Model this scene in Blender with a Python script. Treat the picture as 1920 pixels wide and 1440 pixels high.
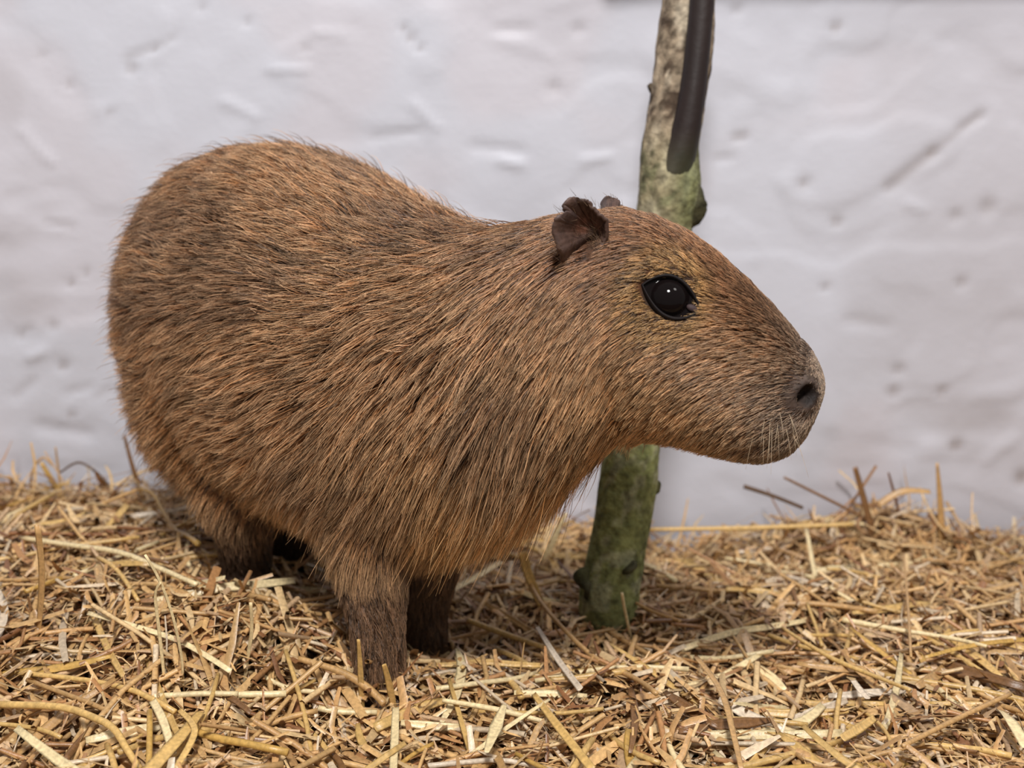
import bpy, math, random
import numpy as np
from mathutils import Vector, Matrix
from mathutils.bvhtree import BVHTree
from mathutils.kdtree import KDTree

for o in list(bpy.data.objects):
    bpy.data.objects.remove(o)
S = bpy.context.scene
COL = S.collection

# ------------------------------------------------------------------ camera
FPX = 2059.0                    # focal length in pixels of the 1920 x 1440 frame
CAM_H = 0.32
PITCH = math.radians(10)
cam_d = bpy.data.cameras.new('camera')
cam = bpy.data.objects.new('camera', cam_d)
COL.objects.link(cam)
cam.location = (0, 0, CAM_H)
cam.rotation_euler = (math.pi / 2 - PITCH, 0, 0)
cam_d.sensor_width = 36
cam_d.lens = 36 * FPX / 1920
cam_d.clip_start = 0.02
cam_d.dof.use_dof = True
cam_d.dof.focus_distance = 0.63
cam_d.dof.aperture_fstop = 5.8
S.camera = cam

# ------------------------------------------------------------------ light
world = bpy.data.worlds.new('world')
S.world = world
world.use_nodes = True
bg = world.node_tree.nodes['Background']
bg.inputs[0].default_value = (1.0, 0.98, 0.965, 1)
bg.inputs[1].default_value = 0.29


def area(name, loc, target, size, energy, color):
    l = bpy.data.lights.new(name, 'AREA')
    l.shape = 'DISK'
    l.size = size
    l.energy = energy
    l.color = color
    o = bpy.data.objects.new(name, l)
    COL.objects.link(o)
    o.location = loc
    d = Vector(target) - Vector(loc)
    o.rotation_euler = d.to_track_quat('-Z', 'Y').to_euler()
    return o


area('ceiling_lamp', (0.02, -0.85, 2.15), (0.0, 0.8, 0.1), 0.45, 69, (1.0, 0.975, 0.95))
area('ceiling_lamp', (1.2, -0.2, 2.2), (0.2, 0.8, 0.1), 0.5, 9, (1.0, 0.95, 0.9))

S.view_settings.view_transform = 'Standard'
S.view_settings.look = 'None'
S.view_settings.gamma = 1
S.view_settings.use_curve_mapping = False
S.view_settings.exposure = 0.0

# ------------------------------------------------------------------ helpers
sp, cp = math.sin(PITCH), math.cos(PITCH)


def ray(px, py):
    x = (px - 960) / FPX
    v = (720 - py) / FPX
    return np.array([x, cp + v * sp, -sp + v * cp])


def at_y(px, py, Y):
    d = ray(px, py)
    return np.array([0, 0, CAM_H]) + d * (Y / d[1])


def at_plane(px, py, p0, nrm):
    d = ray(px, py)
    c = np.array([0, 0, CAM_H])
    t = np.dot(np.asarray(p0) - c, nrm) / np.dot(d, nrm)
    return c + d * t


def project(P):
    P = np.asarray(P) - np.array([0, 0, CAM_H])
    f = P[..., 1] * cp - P[..., 2] * sp
    u = P[..., 1] * sp + P[..., 2] * cp
    return 960 + FPX * P[..., 0] / f, 720 - FPX * u / f


def lin(r, g, b):
    c = np.array([r, g, b]) / 255.0
    return np.where(c <= 0.04045, c / 12.92, ((c + 0.055) / 1.055) ** 2.4)


def sstep(a, b, x):
    t = np.clip((x - a) / (b - a), 0, 1)
    return t * t * (3 - 2 * t)


def norm(v):
    return v / np.maximum(np.linalg.norm(v, axis=-1, keepdims=True), 1e-9)


def _h(ix, iy, iz, seed):
    n = (ix.astype(np.int64) * 374761393 + iy.astype(np.int64) * 668265263
         + iz.astype(np.int64) * 2147483647 + seed * 1274126177) & 0xffffffff
    n = ((n ^ (n >> 13)) * 1274126177) & 0xffffffff
    n = ((n ^ (n >> 16)) * 2246822519) & 0xffffffff
    return ((n ^ (n >> 15)) & 0xffff) / 65535.0


def noise3(x, y, z, seed=0):
    x = np.asarray(x, float); y = np.asarray(y, float) + 0 * x; z = np.asarray(z, float) + 0 * x
    ix, iy, iz = np.floor(x), np.floor(y), np.floor(z)
    fx, fy, fz = x - ix, y - iy, z - iz
    fx = fx * fx * fx * (fx * (fx * 6 - 15) + 10)
    fy = fy * fy * fy * (fy * (fy * 6 - 15) + 10)
    fz = fz * fz * fz * (fz * (fz * 6 - 15) + 10)
    r = 0
    for a in (0, 1):
        for b in (0, 1):
            for c in (0, 1):
                w = (fx if a else 1 - fx) * (fy if b else 1 - fy) * (fz if c else 1 - fz)
                r = r + w * _h(ix + a, iy + b, iz + c, seed)
    return r            # 0..1


def fbm(x, y, z=0.0, seed=0, oct=4):
    r = 0; a = 0.5; t = 0
    for i in range(oct):
        r = r + a * noise3(np.asarray(x) * 2 ** i, np.asarray(y) * 2 ** i, np.asarray(z) * 2 ** i, seed + i * 17)
        t += a; a *= 0.5
    return r / t


def mesh_obj(name, V, F, mat=None, parent=None, smooth=True, color=None):
    me = bpy.data.meshes.new(name)
    V = np.asarray(V, float)
    if isinstance(F, np.ndarray):
        me.vertices.add(len(V)); me.vertices.foreach_set('co', V.astype(np.float32).ravel())
        k = F.shape[1]
        me.loops.add(F.size); me.loops.foreach_set('vertex_index', F.astype(np.int32).ravel())
        me.polygons.add(len(F))
        me.polygons.foreach_set('loop_start', np.arange(0, F.size, k, dtype=np.int32))
        me.update(calc_edges=True); me.validate()
    else:
        me.from_pydata([tuple(v) for v in V], [], F)
        me.update()
    if smooth:
        me.polygons.foreach_set('use_smooth', np.ones(len(me.polygons), bool))
    if color is not None:
        at = me.attributes.new('tint', 'FLOAT_COLOR', 'POINT')
        c = np.ones((len(V), 4), np.float32)
        c[:, :3] = color
        at.data.foreach_set('color', c.ravel())
    if mat:
        me.materials.append(mat)
    o = bpy.data.objects.new(name, me)
    COL.objects.link(o)
    if parent:
        o.parent = parent
    return o


def tag(o, label=None, cat=None, group=None, kind=None):
    if label: o['label'] = label
    if cat: o['category'] = cat
    if group: o['group'] = group
    if kind: o['kind'] = kind
    return o


def mat_attr(name, rough=0.6, spec=0.4, bump=None, attr='tint', var=None):
    m = bpy.data.materials.new(name)
    m.use_nodes = True
    nt = m.node_tree; b = nt.nodes['Principled BSDF']
    a = nt.nodes.new('ShaderNodeAttribute'); a.attribute_name = attr
    b.inputs['Roughness'].default_value = rough
    b.inputs['Specular IOR Level'].default_value = spec
    src = a.outputs['Color']
    if var:                                  # multiplies the tint by a noise
        tc = nt.nodes.new('ShaderNodeTexCoord')
        n = nt.nodes.new('ShaderNodeTexNoise'); n.inputs['Scale'].default_value = var[0]; n.inputs['Detail'].default_value = 5
        nt.links.new(tc.outputs['Object'], n.inputs['Vector'])
        mr = nt.nodes.new('ShaderNodeMapRange')
        mr.inputs['From Min'].default_value = 0.3; mr.inputs['From Max'].default_value = 0.7
        mr.inputs['To Min'].default_value = var[1]; mr.inputs['To Max'].default_value = var[2]
        nt.links.new(n.outputs['Fac'], mr.inputs['Value'])
        mx = nt.nodes.new('ShaderNodeVectorMath'); mx.operation = 'SCALE'
        nt.links.new(src, mx.inputs[0]); nt.links.new(mr.outputs['Result'], mx.inputs['Scale'])
        src = mx.outputs[0]
    nt.links.new(src, b.inputs['Base Color'])
    if bump:
        tc = nt.nodes.new('ShaderNodeTexCoord')
        n = nt.nodes.new('ShaderNodeTexNoise'); n.inputs['Scale'].default_value = bump[0]; n.inputs['Detail'].default_value = 6
        nt.links.new(tc.outputs['Object'], n.inputs['Vector'])
        bp = nt.nodes.new('ShaderNodeBump'); bp.inputs['Strength'].default_value = bump[1]; bp.inputs['Distance'].default_value = bump[2]
        nt.links.new(n.outputs['Fac'], bp.inputs['Height'])
        nt.links.new(bp.outputs['Normal'], b.inputs['Normal'])
    return m


def grid_faces(nu, nv, wrap_u=False):
    i = np.arange(nu if wrap_u else nu - 1)
    j = np.arange(nv - 1)
    I, J = np.meshgrid(i, j, indexing='ij')
    I2 = (I + 1) % nu
    return np.stack([I * nv + J, I2 * nv + J, I2 * nv + J + 1, I * nv + J + 1], -1).reshape(-1, 4)


# ------------------------------------------------------------------ straw surface
WALL_Y = 1.03


def G(x, y):
    x = np.asarray(x, float); y = np.asarray(y, float)
    g = 0.004 + 0.0 * x
    g = g + 0.032 * sstep(-0.08, -0.28, x) * sstep(0.52, 0.74, y) * (1 - 0.35 * sstep(0.85, 1.0, y))
    g = g + 0.012 * sstep(-0.05, -0.3, x)
    g = g + 0.026 * np.exp(-(((x + 0.16) / 0.09) ** 2 + ((y - 0.685) / 0.05) ** 2))
    g = g + 0.010 * np.exp(-(((x + 0.06) / 0.07) ** 2 + ((y - 0.655) / 0.04) ** 2))
    g = g - 0.002 * sstep(0.12, 0.4, x) * sstep(0.75, 1.0, y)
    g = g + 0.016 * np.exp(-(((x - 0.33) / 0.10) ** 2 + ((y - 1.0) / 0.05) ** 2))
    g = g - 0.02 * np.exp(-(((x - 0.13) / 0.06) ** 2 + ((y - 0.98) / 0.06) ** 2))
    g = g + 0.036 * (fbm(x * 11, y * 11, 0.3, 5, 3) - 0.5)
    return g


def hit_straw(px, py, lift=0.0):
    d = ray(px, py); c = np.array([0, 0, CAM_H])
    t = np.linspace(0.3, 1.35, 700)
    P = c + d[None] * t[:, None]
    h = P[:, 2] - (G(P[:, 0], P[:, 1]) + lift)
    k = np.argmax(h < 0)
    if not (h < 0).any() or P[k, 1] > WALL_Y - 0.02:
        return at_y(px, py, WALL_Y - 0.02)
    return P[k]


# ------------------------------------------------------------------ the setting
# wall: plaster relief as real geometry
nx, nz = 520, 300
xs = np.linspace(-1.3, 1.3, nx); zs = np.linspace(-0.08, 1.30, nz)
X, Z = np.meshgrid(xs, zs, indexing='ij')
rel = 0.010 * (fbm(X * 2.2, Z * 2.2, 1.0, 11, 3) - 0.5)
wx = X + 0.05 * fbm(X * 7, Z * 7, 2.0, 21, 2); wz = Z + 0.05 * fbm(X * 7, Z * 7, 5.0, 31, 2)
n1 = fbm(wx * 6, wz * 8, 0.5, 41, 3)
n2 = fbm(wx * 9 + 4, wz * 11, 3.5, 51, 3)
rel += 0.0014 * sstep(0.49, 0.56, n1) + 0.0010 * sstep(0.455, 0.52, n2) + 0.0010 * (fbm(X * 40, Z * 40, 0, 61, 2) - 0.5)
stain = np.zeros_like(X)
pinkm = np.zeros_like(X)


def wall_xz(px, py):
    p = at_y(px, py, WALL_Y)
    return p[0], p[2]


def seg_dist(px0, py0, px1, py1):
    ax, az = wall_xz(px0, py0); bx, bz = wall_xz(px1, py1)
    L2 = (bx - ax) ** 2 + (bz - az) ** 2 + 1e-9
    t = np.clip(((X - ax) * (bx - ax) + (Z - az) * (bz - az)) / L2, 0, 1)
    return np.hypot(X - ax - t * (bx - ax), Z - az - t * (bz - az)), t


# grooves and ridges where the photo shows them (pixel segment, half width m, depth m, dirt)
for (a, b, c, d, w, dep, st) in [
        (1665, 350, 1745, 288, .006, .006, .55), (1745, 288, 1835, 215, .004, .003, .35),
        (235, 108, 290, 90, .003, .004, .35), (290, 90, 330, 66, .002, .003, .3),
        (40, 245, 95, 305, .004, -.004, 0), (420, 190, 480, 218, .004, -.004, 0),
        (505, 128, 575, 133, .003, -.004, 0), (640, 68, 590, 60, .003, -.003, 0),
        (940, 300, 975, 310, .004, -.005, 0), (1095, 302, 1140, 295, .004, -.005, 0),
        (775, 195, 820, 240, .004, -.004, 0), (700, 258, 790, 245, .004, .003, .1),
        (890, 275, 975, 285, .006, .004, .05), (935, 55, 990, 55, .005, .004, .1),
        (85, 415, 135, 425, .003, .004, .3), (55, 672, 80, 662, .004, -.006, .1),
        (30, 745, 60, 715, .004, .004, .2), (125, 738, 170, 725, .003, .004, .2),
        (75, 800, 165, 815, .007, .005, .05), (180, 745, 205, 728, .003, .003, .25),
        (1345, 300, 1370, 295, .003, .004, .2), (1380, 258, 1395, 256, .004, .005, .5),
        (1800, 240, 1840, 215, .003, .003, .2), (1700, 380, 1730, 395, .004, -.004, 0),
        (1590, 600, 1660, 610, .006, .003, .12), (1560, 830, 1700, 835, .010, .003, .12),
        (1850, 860, 1900, 820, .006, -.004, 0)]:
    dist, t = seg_dist(a, b, c, d)
    k = np.exp(-(dist / w) ** 2)
    rel -= 0.5 * dep * k
    stain += st * k * 0.8
# specks and pits
for (a, b, r, s) in [(770, 70, .004, .5), (757, 53, .003, .45), (787, 90, .003, .4), (1565, 52, .005, .6), (1505, 345, .005, .5),
                     (1567, 417, .005, .5), (1675, 735, .006, .55), (1765, 735, .005, .5), (1790, 835, .006, .6), (1915, 895, .008, .8),
                     (1545, 540, .004, .4), (1800, 530, .005, .4), (118, 687, .004, .7), (134, 778, .004, .6), (207, 213, .003, .45),
                     (130, 158, .003, .4), (77, 105, .003, .35), (377, 14, .003, .35), (462, 40, .003, .35), (245, 128, .005, .45), (131, 530, .003, .6),
                     (159, 510, .003, .6), (37, 628, .004, .5), (100, 610, .005, .4), (54, 615, .003, .4), (1683, 695, .006, .35), (574, 90, .003, .3),
                     (1850, 390, .008, .35), (1790, 405, .006, .3), (1380, 20, .005, .25), (1040, 165, .006, .25), (1085, 55, .005, .2)]:
    ax, az = wall_xz(a, b)
    k = np.exp(-(((X - ax) ** 2 + (Z - az) ** 2) / r ** 2))
    rel -= 0.003 * k
    stain += s * k
# damp beige patches
for (a, b, rx, rz, s) in [(40, 560, .035, .03, .55), (1800, 770, .05, .02, .45), (1870, 820, .06, .03, .3), (1560, 855, .05, .012, .4),
                          (1750, 620, .10, .06, .12), (1640, 1000, .2, .03, .3), (0, 170, .02, .03, .3), (10, 440, .03, .02, .25), (1850, 480, .12, .08, .2)]:
    ax, az = wall_xz(a, b)
    q = ((X - ax) / rx) ** 2 + ((Z - az) / rz) ** 2 + 1.2 * (fbm(X * 20, Z * 20, 7, 71, 3) - 0.5)
    stain += 0.5 * s * sstep(1.5, 0.2, q)
stain += 0.10 * sstep(0.52, 0.68, fbm(X * 5, Z * 5, 9, 81, 4)) + 0.15 * sstep(0.06, -0.02, Z)
pinkm += 0.5 * sstep(0.55, 0.7, fbm(X * 6 + 9, Z * 6, 4, 91, 3)) + 0.35 * sstep(0.25, 0.5, X)
stain = np.clip(stain * 0.8, 0, 1)[..., None]; pinkm = np.clip(pinkm, 0, 1)[..., None]
base = lin(203, 204, 214); pnk = lin(205, 199, 206); dirt = lin(134, 120, 112)
wc = base + (pnk - base) * pinkm
wc = wc + (dirt - wc) * stain
plaster = mat_attr('white_plaster', 0.55, 0.35, bump=(160, 0.25, 0.0012))
wall = mesh_obj('wall_back', np.stack([X, WALL_Y - rel, Z], -1).reshape(-1, 3), grid_faces(nx, nz), plaster, color=wc.reshape(-1, 3))
tag(wall, kind='structure')

# unseen plaster projection added above the view to shade the wall's top right
lx0, _ = wall_xz(1128, 0)
nu, nv = 80, 20
prof = [(-0.02, 0.0), (0.0, 0.0), (0.03, 0.001), (0.060, 0.004), (0.068, 0.012), (0.070, 0.03), (0.068, 0.075), (0.060, 0.085), (0.0, 0.09), (-0.02, 0.09)]
LV = []; lxs = np.linspace(lx0, 1.3, nu)
LZ = 0.536
for i, x in enumerate(lxs):
    for (a, b) in prof:
        LV.append((x, WALL_Y - a + 0.004 * (noise3(x * 14, b * 30, 1.0, 3) - .5), LZ + b + 0.004 * (noise3(x * 12, a * 30, 2.0, 4) - .5)))
LV = np.array(LV)
LF = [tuple(int(q) for q in f) for f in grid_faces(nu, len(prof))]
LF += [tuple(range(len(prof))), tuple(range((nu - 1) * len(prof), nu * len(prof)))[::-1]]
shade_ledge = mesh_obj('shade_trim_1', LV, LF, plaster, color=np.tile(base, (len(LV), 1)))
tag(shade_ledge, kind='structure')

fx, fy = np.meshgrid(np.linspace(-1.3, 1.3, 60), np.linspace(-0.3, WALL_Y + 0.02, 40), indexing='ij')
floor_m = mat_attr('packed_earth', 0.9, 0.1, bump=(60, 0.5, 0.004), var=(25, 0.6, 1.2))
fl = mesh_obj('floor', np.stack([fx, fy, -0.05 + 0.008 * fbm(fx * 8, fy * 8, 0, 7, 3)], -1).reshape(-1, 3), grid_faces(60, 40), floor_m,
              color=np.tile(lin(86, 62, 42), (2400, 1)))
tag(fl, kind='structure')

# ------------------------------------------------------------------ branch post
def loft(rings, cap=True):
    R = len(rings); n = len(rings[0])
    V = np.concatenate(rings)
    F = []
    for i in range(R - 1):
        for j in range(n):
            k = (j + 1) % n
            F.append((i * n + j, i * n + k, (i + 1) * n + k, (i + 1) * n + j))
    if cap:
        F.append(tuple(range(n))[::-1]); F.append(tuple(range((R - 1) * n, R * n)))
    return V, F


def tube(path, radii, n=24, bumpf=None):
    P = np.array(path, float); rings = []
    for i in range(len(P)):
        T = norm(P[min(i + 1, len(P) - 1)] - P[max(i - 1, 0)])
        A = norm(np.cross(T, [0.0, 1.0, 0.02])); B = np.cross(T, A)
        a = np.linspace(0, 2 * math.pi, n, endpoint=False)
        rr = radii[i] * np.ones(n)
        if bumpf is not None:
            rr = rr * bumpf(i, a, P[i])
        rings.append(P[i] + rr[:, None] * (np.cos(a)[:, None] * A + np.sin(a)[:, None] * B))
    return loft(rings)


def resample(path, n):
    P = np.array(path, float)
    m = len(P)
    t = np.linspace(0, m - 1, n)
    out = []
    for q in t:
        i = min(int(q), m - 2); f = q - i
        p0 = P[max(i - 1, 0)]; p1 = P[i]; p2 = P[i + 1]; p3 = P[min(i + 2, m - 1)]
        out.append(0.5 * ((2 * p1) + (-p0 + p2) * f + (2 * p0 - 5 * p1 + 4 * p2 - p3) * f * f + (-p0 + 3 * p1 - 3 * p2 + p3) * f ** 3))
    return np.array(out)


def post_y(py):                       # the post leans back towards the wall as it rises
    return 0.775 + (1190 - py) / 1190 * 0.10


stations = [(-160, 1262, 1362), (0, 1243, 1340), (80, 1232, 1338), (160, 1222, 1326), (230, 1212, 1316), (300, 1200, 1310), (360, 1197, 1312), (420, 1192, 1298),
            (520, 1180, 1284), (640, 1162, 1268), (740, 1148, 1252), (830, 1132, 1238), (905, 1124, 1232), (1000, 1110, 1214), (1060, 1098, 1205),
            (1110, 1086, 1198), (1150, 1086, 1192), (1190, 1092, 1182), (1240, 1095, 1178), (1300, 1097, 1176)]
ctr = []; rad = []
for (py, l, r) in stations:
    Y = post_y(py)
    a = at_y(l, py, Y); b = at_y(r, py, Y)
    ctr.append((a + b) / 2); rad.append((b[0] - a[0]) / 2)
PP = resample(ctr, 150)
RR = np.interp(np.linspace(0, len(rad) - 1, 150), np.arange(len(rad)), rad)


def bark(i, a, p):
    c, s = np.cos(a), np.sin(a)
    z = p[2]
    f = 1 + 0.10 * (fbm(c * 3 + 5, s * 3 + 5, z * 22, 101, 3) - 0.5) + 0.10 * (fbm(c * 9 + 5, s * 9 + 5, z * 90, 103, 3) - 0.5)
    return f


V, F = tube(PP, RR * 1.0, 48, bark)


def bark_tint(V, dark=0.0):
    x, y, z = V[:, 0], V[:, 1], V[:, 2]
    grey = lin(142, 126, 106); pale = lin(176, 162, 142); green = lin(122, 126, 80); dgreen = lin(58, 64, 42); brown = lin(62, 48, 38); lich = lin(150, 150, 118)
    n = fbm(x * 60, y * 60, z * 30, 111, 4)[:, None]; n2 = fbm(x * 130, y * 130, z * 90, 113, 3)[:, None]
    c = grey + (pale - grey) * sstep(0.45, 0.65, n)
    c = c + (brown - c) * 0.9 * sstep(0.52, 0.64, n2)
    px, py = project(V)
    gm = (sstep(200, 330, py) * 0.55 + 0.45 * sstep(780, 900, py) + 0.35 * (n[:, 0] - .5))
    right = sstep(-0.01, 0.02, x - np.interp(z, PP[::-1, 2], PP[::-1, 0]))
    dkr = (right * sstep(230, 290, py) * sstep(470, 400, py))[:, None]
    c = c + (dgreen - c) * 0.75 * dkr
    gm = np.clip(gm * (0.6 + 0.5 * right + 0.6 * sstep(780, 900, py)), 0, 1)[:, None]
    c = c + (green - c) * gm
    c = c + (lich - c) * (0.8 * sstep(0.52, 0.64, n2) * gm)
    d = (sstep(0.48, 0.62, fbm(x * 40, y * 40, z * 40, 117, 3)) * sstep(950, 1120, py))[:, None]
    c = c + (dgreen - c) * 0.8 * d
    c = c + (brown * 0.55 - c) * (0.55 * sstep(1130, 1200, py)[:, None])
    return np.clip(c * (1 - dark), 0, 1)


bark_m = mat_attr('mossy_bark', 0.85, 0.2, bump=(160, 0.9, 0.003), var=(150, 0.5, 1.55))
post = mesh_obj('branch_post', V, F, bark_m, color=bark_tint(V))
tag(post, 'upright forked tree branch with green algae, standing in the straw before the white wall', 'branch')
# dark peeled side limb forking off in front
limb_px = [(1327, -160), (1316, 0), (1305, 120), (1292, 215), (1278, 275), (1262, 325), (1252, 372)]
lp = [at_y(x, y, post_y(y) - 0.034 + (0.004 * i if i < 3 else 0.012 + 0.006 * (i - 3))) for i, (x, y) in enumerate(limb_px)]
lr = [0.0088, 0.0090, 0.0092, 0.0100, 0.0120, 0.0135, 0.009]
LP = resample(lp, 60); LR = np.interp(np.linspace(0, 6, 60), np.arange(7), lr)
V, F = tube(LP, LR, 28, lambda i, a, p: 1 + 0.10 * (fbm(np.cos(a) * 2 + 4, np.sin(a) * 2 + 4, p[2] * 30, 131, 3) - .5))
lc = np.tile(lin(36, 25, 23), (len(V), 1)) * (0.8 + 0.5 * fbm(V[:, 0] * 150, V[:, 1] * 150, V[:, 2] * 25, 133, 3))[:, None]
k = sstep(225, 320, project(V)[1])[:, None]
lc = lc + (bark_tint(V) * 0.22 - lc) * 0.9 * k
tag(mesh_obj('side_limb', V, F, mat_attr('peeled_dark_wood', 0.6, 0.35, bump=(200, 0.3, 0.001)), post, color=lc), 'dark brown limb forking upward')


def knot(pxs, Y, radii):
    p = resample([at_y(a, b, Y) for a, b in pxs], 14)
    r = np.interp(np.linspace(0, len(radii) - 1, 14), np.arange(len(radii)), radii)
    V, F = tube(p, r, 14, lambda i, a, q: 1 + 0.8 * (fbm(np.cos(a) * 3 + 4, np.sin(a) * 3 + 4, q[2] * 160, 141, 3) - .5))
    mesh_obj('knot', V, F, bark_m, post, color=0.25 * bark_tint(V) + 0.35 * lin(58, 46, 34))


knot([(1292, 388), (1306, 385), (1318, 383), (1325, 381)], post_y(385) - 0.004, [0.008, 0.007, 0.0045, 0.002])
knot([(1294, 325), (1300, 352), (1303, 385), (1294, 410), (1282, 434)], post_y(385) - 0.004, [0.002, 0.0055, 0.009, 0.008, 0.003])
knot([(1215, 922), (1228, 912), (1237, 903)], post_y(910), [0.005, 0.005, 0.0012])
knot([(1232, 172), (1222, 163), (1217, 157)], post_y(160), [0.005, 0.003, 0.0015])
knot([(1105, 1092), (1092, 1090), (1085, 1096)], post_y(1090) - .004, [0.013, 0.010, 0.004])
knot([(1178, 1062), (1181, 1066), (1184, 1070)], post_y(1064) - 0.0215, [0.006, 0.007, 0.004])

# ------------------------------------------------------------------ capybara
A = math.radians(40.7)
HB = np.array([math.cos(A), -math.sin(A), 0.0])         # body heading
LB = np.array([math.sin(A), math.cos(A), 0.0])          # animal's left
RUMP = np.array([-0.188, 0.82, 0.0])
HY = math.radians(15)
HH = np.array([math.cos(HY), -math.sin(HY), 0.0])       # head heading
LH = np.array([math.sin(HY), math.cos(HY), 0.0])
UP = np.array([0, 0, 1.0])


def ring(c, up, lat, n=40, e=2.2, low=1.0):
    a = np.linspace(0, 2 * math.pi, n, endpoint=False)
    ca, sa = np.cos(a), np.sin(a)
    x = np.sign(ca) * np.abs(ca) ** (2 / e); z = np.sign(sa) * np.abs(sa) ** (2 / e)
    w = 1 + (low - 1) * np.clip(-z, -0.6, 1)
    return c + (x * w)[:, None] * lat + z[:, None] * up


def zpx(py, Y):                     # height seen at pixel row py at distance Y
    return at_y(960, py, Y)[2]


rings = []; spine = []


def body_ring(X_, Y_, ztop, zbot, w, yaw, e=2.2, low=1.0):
    L = np.array([math.sin(yaw), math.cos(yaw), 0.0])
    c = np.array([X_, Y_, (ztop + zbot) / 2])
    rings.append(ring(c, UP * (ztop - zbot) / 2, L * w, e=e, low=low)); spine.append(c)


ZT, ZB, W0 = 0.357, 0.092, 0.104
for s in (-0.119, -0.115, -0.106, -0.092, -0.070, -0.036, 0.0):
    k = math.sqrt(max(0.0, 1 - (abs(s) / 0.1200) ** 2.05)) if s < 0 else 1.0
    c = RUMP + HB * s
    zc = (ZT + ZB) / 2 + 0.010 * (1 - k)
    body_ring(c[0], c[1], zc + k * (ZT - ZB) / 2, zc - k * (ZT - ZB) / 2, W0 * k, A, e=2.0)
for (s, tpy, bz, w) in [(0.05, 263, 0.085, 0.108), (0.10, 297, 0.084, 0.105), (0.15, 352, 0.082, 0.098), (0.195, 398, 0.086, 0.089)]:
    c = RUMP + HB * s
    body_ring(c[0], c[1], zpx(tpy, c[1]), bz, w, A, low=1.05)
for (px, Y, tpy, bpy_, w, yaw) in [(905, 0.672, 412, 1000, 0.081, 36), (985, 0.652, 404, 962, 0.073, 29), (1060, 0.641, 393, 912, 0.064, 22), (1118, 0.634, 387, 868, 0.058, 18)]:
    x = at_y(px, 560, Y)[0]
    body_ring(x, Y, zpx(tpy, Y), zpx(bpy_, Y), w, math.radians(yaw), low=1.05)
P0 = np.array(spine[-1])
n_body = len(rings)
head_st = [((1178, 386), (1176, 832), .051, 2.3, 1.05), ((1240, 406), (1232, 822), .050, 2.3, 1.05), ((1300, 440), (1288, 834), .047, 2.3, 1.05),
           ((1358, 484), (1340, 851), .043, 2.35, 1.05), ((1410, 530), (1388, 864), .039, 2.4, 1.02), ((1452, 572), (1428, 867), .0365, 2.5, 1.0),
           ((1490, 614), (1460, 859), .0345, 2.6, 1.0), ((1520, 650), (1488, 844), .0320, 2.6, .98), ((1538, 682), (1512, 816), .0275, 2.5, .95),
           ((1547, 706), (1530, 782), .018, 2.3, .95), ((1549, 726), (1541, 755), .008, 2.1, 1)]
for (t, b, w, e, low) in head_st:
    pt = at_plane(t[0], t[1], P0, LH); pb = at_plane(b[0], b[1], P0, LH)
    c = (pt + pb) / 2
    rings.append(ring(c, (pt - pb) / 2, LH * w, e=e, low=low)); spine.append(c)
spine = np.array(spine)
parts = [loft(rings)]

# legs: chains of (point, radius)
LEGS = []


def leg(points, toes):
    P = np.array([p for p, r in points]); R = np.array([r for p, r in points])
    pp = resample(P, 26); rr = np.interp(np.linspace(0, len(R) - 1, 26), np.arange(len(R)), R)
    parts.append(tube(pp, rr, 20)); LEGS.append((pp, rr))
    foot = P[-1]
    claws = []
    for (ang, ln) in toes:
        d = HB * math.cos(ang) + LB * math.sin(ang)
        b = foot + d * 0.008 + UP * -0.001
        m = foot + d * (0.012 + ln * 0.55) + UP * -0.003
        e = foot + d * (0.012 + ln) + UP * -0.009
        parts.append(tube(resample([b, m, e], 9), np.interp(np.linspace(0, 1, 9), [0, .5, .85, 1], [.009, .0082, .0065, .004]), 12))
        claws.append((e, d))
    return claws


def B(fwd, left, z):
    return RUMP + HB * fwd + LB * left + UP * z


FT = [(-0.55, .014), (-0.18, .020), (0.18, .020), (0.5, .013)]
HT = [(-0.4, .018), (0.0, .026), (0.4, .018)]
fn = at_y(712, 1262, 0.655)
fn_w = at_y(706, 1165, 0.658); fn_e = at_y(698, 1050, 0.665); fn_s = at_y(705, 930, 0.675)
all_claws = []
all_claws += leg([(fn_s, .040), (fn_e, .0240), (fn_w, .0178), (fn, .0165), (fn + UP * -0.012, .016)], FT)
ff = at_y(800, 1215, 0.745)
all_claws += leg([(at_y(822, 930, .735), .036), (at_y(808, 1040, .742), .023), (at_y(800, 1140, .745), .0155), (ff, .0155), (ff + UP * -0.01, .015)], FT)
hn = at_y(462, 1150, 0.752)
all_claws += leg([(at_y(452, 800, .765), .050), (at_y(446, 905, .755), .034), (at_y(456, 985, .756), .0215), (at_y(462, 1070, .768), .0175), (hn, .0185)], HT)
hf = at_y(548, 1120, 0.862)
all_claws += leg([(at_y(560, 800, .85), .050), (at_y(548, 910, .85), .034), (at_y(540, 1000, .862), .022), (at_y(545, 1070, .87), .017), (hf, .0175)], HT)
# haunch swelling and cheek
def ellipsoid(c, ax, n=24):
    u = np.linspace(0.05, math.pi - 0.05, 14); rg = []
    for q in u:
        a = np.linspace(0, 2 * math.pi, n, endpoint=False)
        rg.append(c + math.cos(q) * ax[0] + math.sin(q) * (np.cos(a)[:, None] * ax[1] + np.sin(a)[:, None] * ax[2]))
    return loft(rg)


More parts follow.
